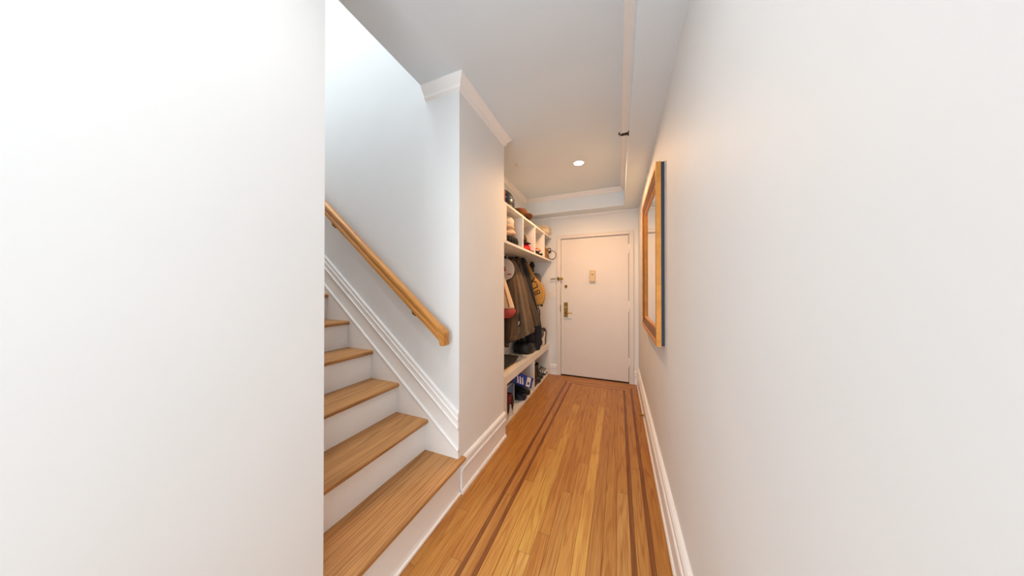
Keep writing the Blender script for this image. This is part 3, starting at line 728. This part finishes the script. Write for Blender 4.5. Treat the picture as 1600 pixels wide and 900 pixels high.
# olive brown coat
c = thing('coat', 'olive brown coat hanging between the brown canvas coat and the navy coat', 'coat', (-1.10, 3.12, 0.79), group='coats on the hooks')
drape(MB(), [(1.68, -1.215, 3.10, .025, .035), (1.62, -1.2, 3.10, .05, .08), (1.45, -1.185, 3.11, .085, .13), (1.2, -1.15, 3.12, .115, .16), (.95, -1.105, 3.13, .155, .165), (.79, -1.085, 3.13, .170, .165)], 32, 64, ((5, .10, 2.0), (9, .07, .5), (15, .04, .9)), 0.25, 0.25).build('body', mOlive, c)
MB().tube([(-1.16, 3.02, 1.55), (-1.10, 3.0, 1.3), (-1.05, 3.0, 1.05), (-1.02, 3.01, .84)], [.045, .055, .05, .045], 14).build('sleeve', mOlive, c)
MB().tube([(-1.215, 3.04, 1.66), (-1.18, 3.06, 1.675), (-1.17, 3.12, 1.66)], [.018, .026, .02], 10).build('collar', mBrownDk, c)
# navy coat
c = thing('coat', 'navy coat hanging down to the bench behind the olive brown coat', 'coat', (-1.06, 3.36, 0.48), group='coats on the hooks')
drape(MB(), [(1.675, -1.215, 3.27, .025, .035), (1.6, -1.19, 3.28, .055, .09), (1.4, -1.165, 3.30, .08, .13), (1.1, -1.13, 3.33, .11, .14), (.8, -1.075, 3.36, .115, .12), (.6, -1.045, 3.38, .085, .10), (.475, -1.035, 3.38, .055, .06)], 32, 56, ((5, .07, 1.0), (9, .05, 2.0)), 0.25).build('body', mNavy, c)
MB().tube([(-1.215, 3.22, 1.66), (-1.17, 3.25, 1.68), (-1.16, 3.31, 1.655)], [.02, .027, .02], 10).build('collar', mNavy, c)
MB().tube([(-1.14, 3.22, 1.55), (-1.12, 3.2, 1.3), (-1.09, 3.2, 1.05), (-1.09, 3.19, .80), (-1.07, 3.24, .61)], [.045, .05, .05, .058, .06], 14).build('sleeve', mNavy, c)

# mustard racquet bag
b = thing('racquet_bag', 'mustard racquet bag with black lettering hanging at the end of the coats', 'bag', (-1.05, 3.52, 1.05))
outl = [(-1.237, 1.663), (-1.224, 1.62), (-1.17, 1.421), (-1.133, 1.28), (-1.104, 1.168), (-1.082, 1.08), (-1.066, 1.058), (-1.035, 1.05), (-0.995, 1.06), (-0.965, 1.10), (-0.948, 1.16), (-0.944, 1.215), (-0.955, 1.28), (-0.985, 1.345), (-1.04, 1.405), (-1.094, 1.462), (-1.150, 1.575), (-1.185, 1.64), (-1.205, 1.668)]
cx_, cz_ = -1.06, 1.28
def oring(k, y): return [(cx_ + (x - cx_) * k + (0 if z < 1.42 else 0), y, cz_ + (z - cz_) * k) for x, z in outl]
MB().loft([oring(.86, 3.497), oring(.97, 3.501), oring(1.0, 3.512), oring(1.0, 3.545), oring(.95, 3.556)], smooth=True).build('body', mYellow, b)
MB().tube([(x, 3.512, z) for x, z in outl], 0.0045, 6, closed=True).build('piping', mYelDk, b)
MB().prism([(-1.192, 1.60), (-1.16, 1.535), (-1.128, 1.47), (-1.14, 1.462), (-1.168, 1.50), (-1.185, 1.55)], 'y', 3.486, 3.50).build('strap', mYelDk, b)
MB().lathe([(.016, 3.49), (.016, 3.515)], (-0.985, 0, 1.056), 10, 'y').build('buckle', mBlackPl, b)
L0 = WORLD[b.name]
for ch, (x, z), sz in (('X', (-1.108, 1.398), .135), ('L', (-1.078, 1.318), .125), ('B', (-1.045, 1.238), .125)):
    letters(ch, sz, mBlack, b, 'letter', face_mx(Vector((x, 3.4955, z)) - L0, ang=math.radians(112)))
# grey backpack behind it
b = thing('backpack', 'grey backpack hanging behind the mustard racquet bag', 'bag', (-1.17, 3.72, 1.02))
drape(MB(), [(1.52, -1.165, 3.72, .035, .05), (1.49, -1.155, 3.72, .085, .075), (1.3, -1.165, 3.72, .10, .09), (1.05, -1.18, 3.72, .085, .08), (1.02, -1.19, 3.72, .05, .05)], 14, 28, ((4, .04, .0),)).build('body', mGrey, b)
MB().tube([(-1.17, 3.68, 1.06), (-1.06, 3.66, .98), (-1.055, 3.65, .90)], 0.007, 6).build('strap', mGrey, b)
MB().tube([(-1.2, 3.72, 1.50), (-1.2, 3.73, 1.66)], 0.006, 6).build('hanging_loop', mGrey, b)
b = thing('visor_hat', 'small black cap hung on the hook nearest the door wall', 'cap', (-1.20, 3.73, 1.58))
ell(MB(), (-1.195, 3.71, 1.635), .035, .05, .06, lump=.06).build('crown', mBlack, b)
MB().prism([(-1.21, 1.60), (-1.175, 1.61), (-1.165, 1.55), (-1.175, 1.54)], 'y', 3.66, 3.73).build('visor', mBlack, b, bevel=.004)

# ------------------------------------------------------------------ on the bench
b = thing('black_bag', 'black rounded duffel bag on the bench under the navy coat', 'bag', (-1.13, 3.22, .465))
rings = []
for k_, z_ in ((.82, .466), (.95, .474), (1.0, .492), (1.0, .54), (.97, .575), (.88, .60), (.6, .615), (.2, .62)):
    rings.append([(-1.132 + .128 * k_ * (abs(math.cos(2 * PI * q / 36)) ** .7) * (1 if math.cos(2 * PI * q / 36) > 0 else -1), 3.22 + .165 * k_ * (abs(math.sin(2 * PI * q / 36)) ** .7) * (1 if math.sin(2 * PI * q / 36) > 0 else -1), z_ + .004 * math.sin(5 * q)) for q in range(36)])
MB().loft(rings).build('body', mBlackLeather, b)
MB().tube([(-1.19, 3.12, .59), (-1.15, 3.1, .65), (-1.1, 3.14, .66), (-1.08, 3.2, .60)], .009, 8).build('handle', mBlack, b)
def flat_stack(z0, dims, m, name, label, cat, hidden=None, rz=0.0):
    x0, x1, y0, y1, h = dims
    t = MB().box(x0, x1, y0, y1, z0, z0 + h).build(name, m, origin=((x0 + x1) / 2, (y0 + y1) / 2, z0), bevel=.004)
    t.rotation_euler = (0, 0, rz)
    return tag(t, label, cat)
flat_stack(.465, (-1.235, -1.035, 2.30, 2.66, .016), mCream, 'folded_cloth', 'cream folded cloth at the bottom of the stack on the bench', 'cloth', rz=.03)
flat_stack(.481, (-1.235, -1.05, 2.31, 2.65, .016), mGrey, 'folded_scarf', 'grey folded scarf between the cream cloth and the dark folded sweater', 'scarf', rz=-.02)
sw = thing('folded_sweater', 'dark folded sweater on top of the stack on the bench', 'sweater', (-1.14, 2.48, .497))
MB().box(-1.24, -1.035, 2.30, 2.68, .497, .520).build('lower_fold', mBrownDk, sw, bevel=.008)
MB().box(-1.235, -1.025, 2.31, 2.70, .520, .548).build('upper_fold', mBlack, sw, bevel=.010)
for i, (dx, dy) in enumerate(((0, 0), (-.085, .01))):
    shoe('bench_sneaker', ['white and black sneaker standing on its heel on the bench, nearer the hall', 'white and black sneaker standing on its heel, against the niche back wall'][i], 'shoe', (-1.02 + dx, 3.74 + dy, .468), (0, -PI / 2, PI / 2 - .25), .25, .088, 0, mWhiteLeather, mBlackPl, mBlackLeather, mBlack, 'sneakers on the bench')
gp = thing('grey_pouch', 'dark grey pouch hanging beside the navy coat above the white sneakers', 'pouch', (-1.02, 3.60, .58))
ell(MB(), (-1.015, 3.60, .65), .034, .03, .06, lump=.05).build('body', mGrey, gp)
MB().tube([(-1.015, 3.60, .70), (-1.06, 3.66, .88), (-1.1, 3.72, 1.04)], .005, 6).build('cord', mGrey, gp)

# ------------------------------------------------------------------ under the bench
for i, y in enumerate((2.305, 2.412)):
    shoe('high_top_sneaker', ['red white and black high-top sneaker beside the bench stile', 'red white and black high-top sneaker nearer the blue storage box'][i], 'shoe', (-.979, y, .028), (0, 0, PI + .02), .275, .098, .20, mWhiteLeather, mWhiteLeather, mRedLeather, mBlackLeather, 'red high-top sneakers', mRedLeather)
bx = thing('storage_box', 'blue plastic storage box with pale rim behind the red high-tops', 'box', (-1.17, 2.585, .028))
MB().box(-1.081, -1.074, 2.688, 2.699, .03, .245).build('corner_edge', mWhitePl, bx)
MB().box(-1.265, -1.08, 2.475, 2.695, .028, .245).build('body', mBinBlue, bx, bevel=.006)
MB().box(-1.268, -1.077, 2.472, 2.698, .245, .262).build('rim', mWhitePl, bx, bevel=.003)
sb = thing('shoe_box', 'royal blue shoe box with white stripes lying tilted across the black boots', 'box', (-1.055, 2.745, .265), (0, 0, 0))
MB().box(-.085, .085, -.17, .17, -.055, .040).build('body', mBlue, sb, local=True, bevel=.002)
MB().box(-.089, .089, -.174, .174, .028, .060).build('lid', mBlue, sb, local=True, bevel=.002)
for q in range(3):
    y0 = -.09 + q * .042
    MB().prism([(y0, -.045), (y0 + .022, -.045), (y0 - .012 + .004, .024), (y0 - .030 + .004, .024)], 'x', .0845, .0862).build('stripe', mWhitePl, sb, local=True)
MB().box(.089, .0905, .055, .125, -.05, .05).build('label_sticker', mWhitePl, sb, local=True)
MB().box(.0903, .0910, .075, .105, -.03, .0).build('sticker_mark', mBlackPl, sb, local=True)
ux = Vector((.13, .30, -.165)).normalized(); nx = Vector((.30, -.13, .05)).normalized(); nx = (nx - ux * nx.dot(ux)).normalized(); wx = nx.cross(ux)
sb.rotation_euler = Matrix((nx, ux, wx)).transposed().to_euler()
for i, (x, y, r) in enumerate(((-1.235, 2.78, .10), (-1.235, 2.92, .16))):
    shoe('black_boot', ['black leather boot under the tilted blue shoe box', 'black leather boot beside the middle divider under the bench'][i], 'shoe', (x, y, .028), (0, 0, r), [.262, .262][i], .105, .15, mBlackLeather, mBlackPl, mBlackLeather, mBlack, 'black boots in the first compartment')
for i, (x, y, r, hgt) in enumerate(((-1.035, 3.225, PI / 2 - .05, .25), (-1.06, 3.39, PI / 2 - .12, .22))):
    shoe('tall_boot', ['tall black boot by the divider in the far bench compartment', 'tall black boot next to the striped sneaker in the far compartment'][i], 'shoe', (x, y, .028), (0, 0, r), .25, .10, hgt, mBlackLeather, mBlackPl, mBlackLeather, mBlack, 'tall black boots')
for i, y in enumerate((3.715, 3.795)):
    shoe('striped_sneaker', ['white sneaker with black stripes next to the tall black boots', 'white sneaker with black stripes next to the bench end panel'][i], 'shoe', (-1.24, y, .028), (0, 0, 0), .26, .078, 0, mWhiteLeather, mBlackPl, mWhiteLeather, mBlack, 'striped sneakers', mBlackLeather)
um = thing('folded_umbrella', 'dark folded umbrella standing against the divider in the far bench compartment', 'umbrella', (-1.0, 3.175, .028))
MB().lathe([(.006, .030), (.016, .05), (.019, .20), (.014, .27), (.006, .28)], (-0.998, 3.17, 0), 12).build('canopy', mBrownDk, um)
MB().lathe([(.006, .278), (.008, .285), (.012, .30), (.012, .33), (.006, .335)], (-0.998, 3.17, 0), 10).build('handle', mBlackPl, um)
sl = MB(); ell(sl, (-1.0, 3.20, .040), .018, .045, .013, 14, 8)
tag(sl.build('shoe_brush', mBrownDk, origin=(-1.0, 3.2, .028)), 'small dark shoe brush lying at the foot of the divider', 'brush')

# ------------------------------------------------------------------ on the shelf
h = thing('helmet', 'glossy dark blue black helmet on the shelf top', 'helmet', (-1.04, 2.335, ST))
ell(MB(), (-1.045, 2.335, ST + .045), .108, .125, .148, 32, 12, -.28, 1).build('shell', mBlackPl, h)
MB().lathe([(.104, ST + .004), (.111, ST + .008), (.111, ST + .018), (.106, ST + .022)], (-1.045, 2.335, 0), 32, sy=1.155).build('rim', mBlackLeather, h)
for a in (-.9, -.35, .25):
    px_, py_ = -1.045 + .103 * math.cos(a), 2.335 + .119 * math.sin(a)
    MB().lathe([(.010, 0), (.010, .006), (.004, .008)], (0, 0, 0), 10, 'x').xform(Matrix.Translation((px_, py_, ST + .085)) @ Matrix.Rotation(a, 4, 'Z')).build('vent', mSteel if a == .25 else mBinBlue, h)
ob = thing('rust_box', 'rust orange box on the shelf top beside the helmet', 'box', (-1.02, 2.15, ST))
MB().box(-1.15, -.945, 2.092, 2.150, ST, ST + .085).build('body', mRust, ob, bevel=.003)
MB().box(-1.153, -.942, 2.090, 2.153, ST + .08, ST + .105).build('lid', mRust, ob, bevel=.003)
ht = thing('felt_hat', 'brown felt hat with a curled brim on the shelf top', 'hat', (-1.03, 2.74, ST))
HC = (-1.03, 2.74)
rings = []
for r, z in ((.09, .010), (.13, .008), (.155, .010), (.168, .018), (.170, .021), (.166, .022), (.13, .014), (.10, .016)):
    ring = []
    for q in range(36):
        a = 2 * PI * q / 36
        ring.append((HC[0] + r * math.cos(a) * .88, HC[1] + r * math.sin(a) * 1.0, ST + z + (0.026 * (r / .17) ** 3) * (math.cos(a) ** 2)))
    rings.append(ring)
MB().loft(rings).build('brim', mHatBand, ht)
MB().lathe([(.098, ST + .012), (.096, ST + .05), (.090, ST + .085), (.080, ST + .107), (.055, ST + .110), (.02, ST + .098), (.004, ST + .094)], (HC[0], HC[1], 0), 32, sy=1.1).build('crown', mHat, ht)
MB().lathe([(.0995, ST + .016), (.0985, ST + .04), (.096, ST + .04), (.096, ST + .016)], (HC[0], HC[1], 0), 32, sy=1.1).build('hat_band', mBrownDk, ht)
bk = thing('woven_basket', 'round cream woven basket on the shelf top near the door wall', 'basket', (-1.01, 3.69, ST))
MB().lathe([(.085, ST), (.105, ST + .02), (.112, ST + .06), (.100, ST + .10)], (-1.02, 3.68, 0), 28).build('bowl', mBasket, bk)
MB().lathe([(.104, ST + .098), (.104, ST + .106), (.08, ST + .128), (.04, ST + .14), (.012, ST + .142), (.012, ST + .152), (.003, ST + .155)], (-1.02, 3.68, 0), 28).build('lid', mBasket, bk)
for zz in (.028, .055, .082):
    MB().tube([(-1.02 + .1115 * math.cos(2 * PI * q / 28), 3.68 + .1115 * math.sin(2 * PI * q / 28), ST + zz) for q in range(28)], .004, 6, closed=True).build('woven_band', mCream, bk)

# cubby 1
c = thing('ribbed_hat', 'black ribbed knit hat at the bottom of the first cubby', 'hat', (-1.05, 2.43, SB))
rings = []
for r, z in ((.088, .0), (.104, .01), (.108, .05), (.100, .075), (.07, .088), (.02, .092)):
    rings.append([(-1.052 + r * (1 + (.06 if q % 2 else 0)) * math.cos(2 * PI * q / 48), 2.44 + 1.05 * r * (1 + (.06 if q % 2 else 0)) * math.sin(2 * PI * q / 48), SB + z) for q in range(48)])
MB().loft(rings, smooth=False).build('knit_body', mBlack, c)
c = thing('rolled_scarf', 'peach rolled scarf on the black ribbed knit hat', 'scarf', (-1.05, 2.42, SB + .09))
ell(MB(), (-1.055, 2.42, SB + .125), .092, .10, .038, lump=.06).build('roll', mPeach, c)
MB().tube([(-1.05, 2.36, SB + .15), (-1.0, 2.38, SB + .155), (-.975, 2.43, SB + .135), (-.99, 2.48, SB + .12)], [.012, .016, .016, .010], 8).build('scarf_end', mCream, c)
c = thing('cream_knit_hat', 'cream knit hat with a soft pompom in the first cubby', 'hat', (-1.06, 2.41, SB + .16))
ell(MB(), (-1.062, 2.41, SB + .235), .088, .09, .074, lump=.04).build('knit_body', mCreamKnit, c)
MB().tube([(-1.062 + .078 * math.cos(2 * PI * q / 20), 2.41 + .078 * math.sin(2 * PI * q / 20), SB + .185) for q in range(20)], .017, 8, closed=True).build('brim_fold', mPeach, c)
ell(MB(), (-1.065, 2.39, SB + .30), .026, .026, .02, 14, 8, lump=.08).build('pompom', mCreamKnit, c)

# cubby 2 : caps
def cap(name, label, loc, rz, m, m2, r=.085, tilt=0.0):
    t = thing(name, label, 'cap', loc, (0, tilt, rz))
    ell(MB(), (0, 0, .012), r, r * .92, r * .95, 24, 9, -.1, 1).build('crown', m, t, local=True)
    rings = []
    for s_ in (-1, -.66, -.33, 0, .33, .66, 1):
        y = s_ * r * .86; x0 = math.sqrt(max(r * r * .8 - y * y, 0)) * .8; x1 = x0 + r * (.95 * math.sqrt(max(1 - s_ * s_ * .9, 0)) + .02)
        zc = .012 - .018 * s_ * s_
        rings.append([(x0, y, zc), (x1, y, zc - .012), (x1, y, zc - .016), (x0, y, zc - .005)])
    MB().loft(rings).build('visor', m2, t, local=True)
    MB().lathe([(.007, r * .95 + .010), (.006, r * .95 + .016), (.002, r * .95 + .018)], (0, 0, 0), 10).build('button', m2, t, local=True)
    return t
cap('baseball_hat', 'bright red cap with a dark red visor in the second cubby', (-1.035, 2.885, SB + .018), .9, mRed, mRedDk, .086)
cap('baseball_hat', 'dark brown cap with a black visor stacked on the red cap', (-1.055, 2.82, SB + .118), .75, mBrownDk, mBlack, .084, .15)
# cubby 3
c = thing('patterned_scarf', 'red black and white patterned scarf folded in the third cubby', 'scarf', (-1.02, 3.36, SB))
ell(MB(), (-1.03, 3.33, SB + .03), .09, .10, .032, lump=.10).build('lower_fold', mBlack, c)
ell(MB(), (-1.04, 3.31, SB + .075), .075, .085, .035, lump=.12, ph=1).build('upper_fold', mRedCl, c)
for q, (x, y, z, mm) in enumerate(((-.955, 3.33, .04, mWhiteCl), (-.965, 3.39, .03, mRedDk), (-.975, 3.28, .07, mWhiteCl), (-.98, 3.36, .075, mPeach))):
    ell(MB(), (x, y, SB + z), .020, .036, .012, 12, 7, lump=.22, ph=q).build('fold', mm, c)
# cubby 4
c = thing('kraft_box', 'brown kraft box in the cubby nearest the door wall', 'box', (-1.05, 3.6, SB))
MB().box(-1.20, -.965, 3.50, 3.735, SB, SB + .135).build('body', mKraft, c, bevel=.002)
MB().box(-1.203, -.962, 3.497, 3.738, SB + .13, SB + .158).build('lid', mKraft, c, bevel=.002)
c = thing('dark_hoop', 'thin dark hoop with a brown knot leaning at the end of the shelf', 'hoop', (-.90, 3.78, SB))
HX, HZ, HR = -.905, SB + .064, .062
MB().tube([(HX + HR * math.cos(2 * PI * q / 32), 3.77 - .02 * math.cos(2 * PI * q / 32), HZ + HR * math.sin(2 * PI * q / 32)) for q in range(32)], .005, 8, closed=True).build('ring', mSprk, c)
MB().tube([(HX - .04 + .022 * math.cos(2 * PI * q / 16), 3.765, HZ + .078 + .026 * math.sin(2 * PI * q / 16)) for q in range(16)], .007, 8, closed=True).build('loop', mBlackLeather, c)
ell(MB(), (HX - .034, 3.765, HZ + .047), .02, .018, .022, 14, 8, lump=.1).build('knot', mBrownDk, c)
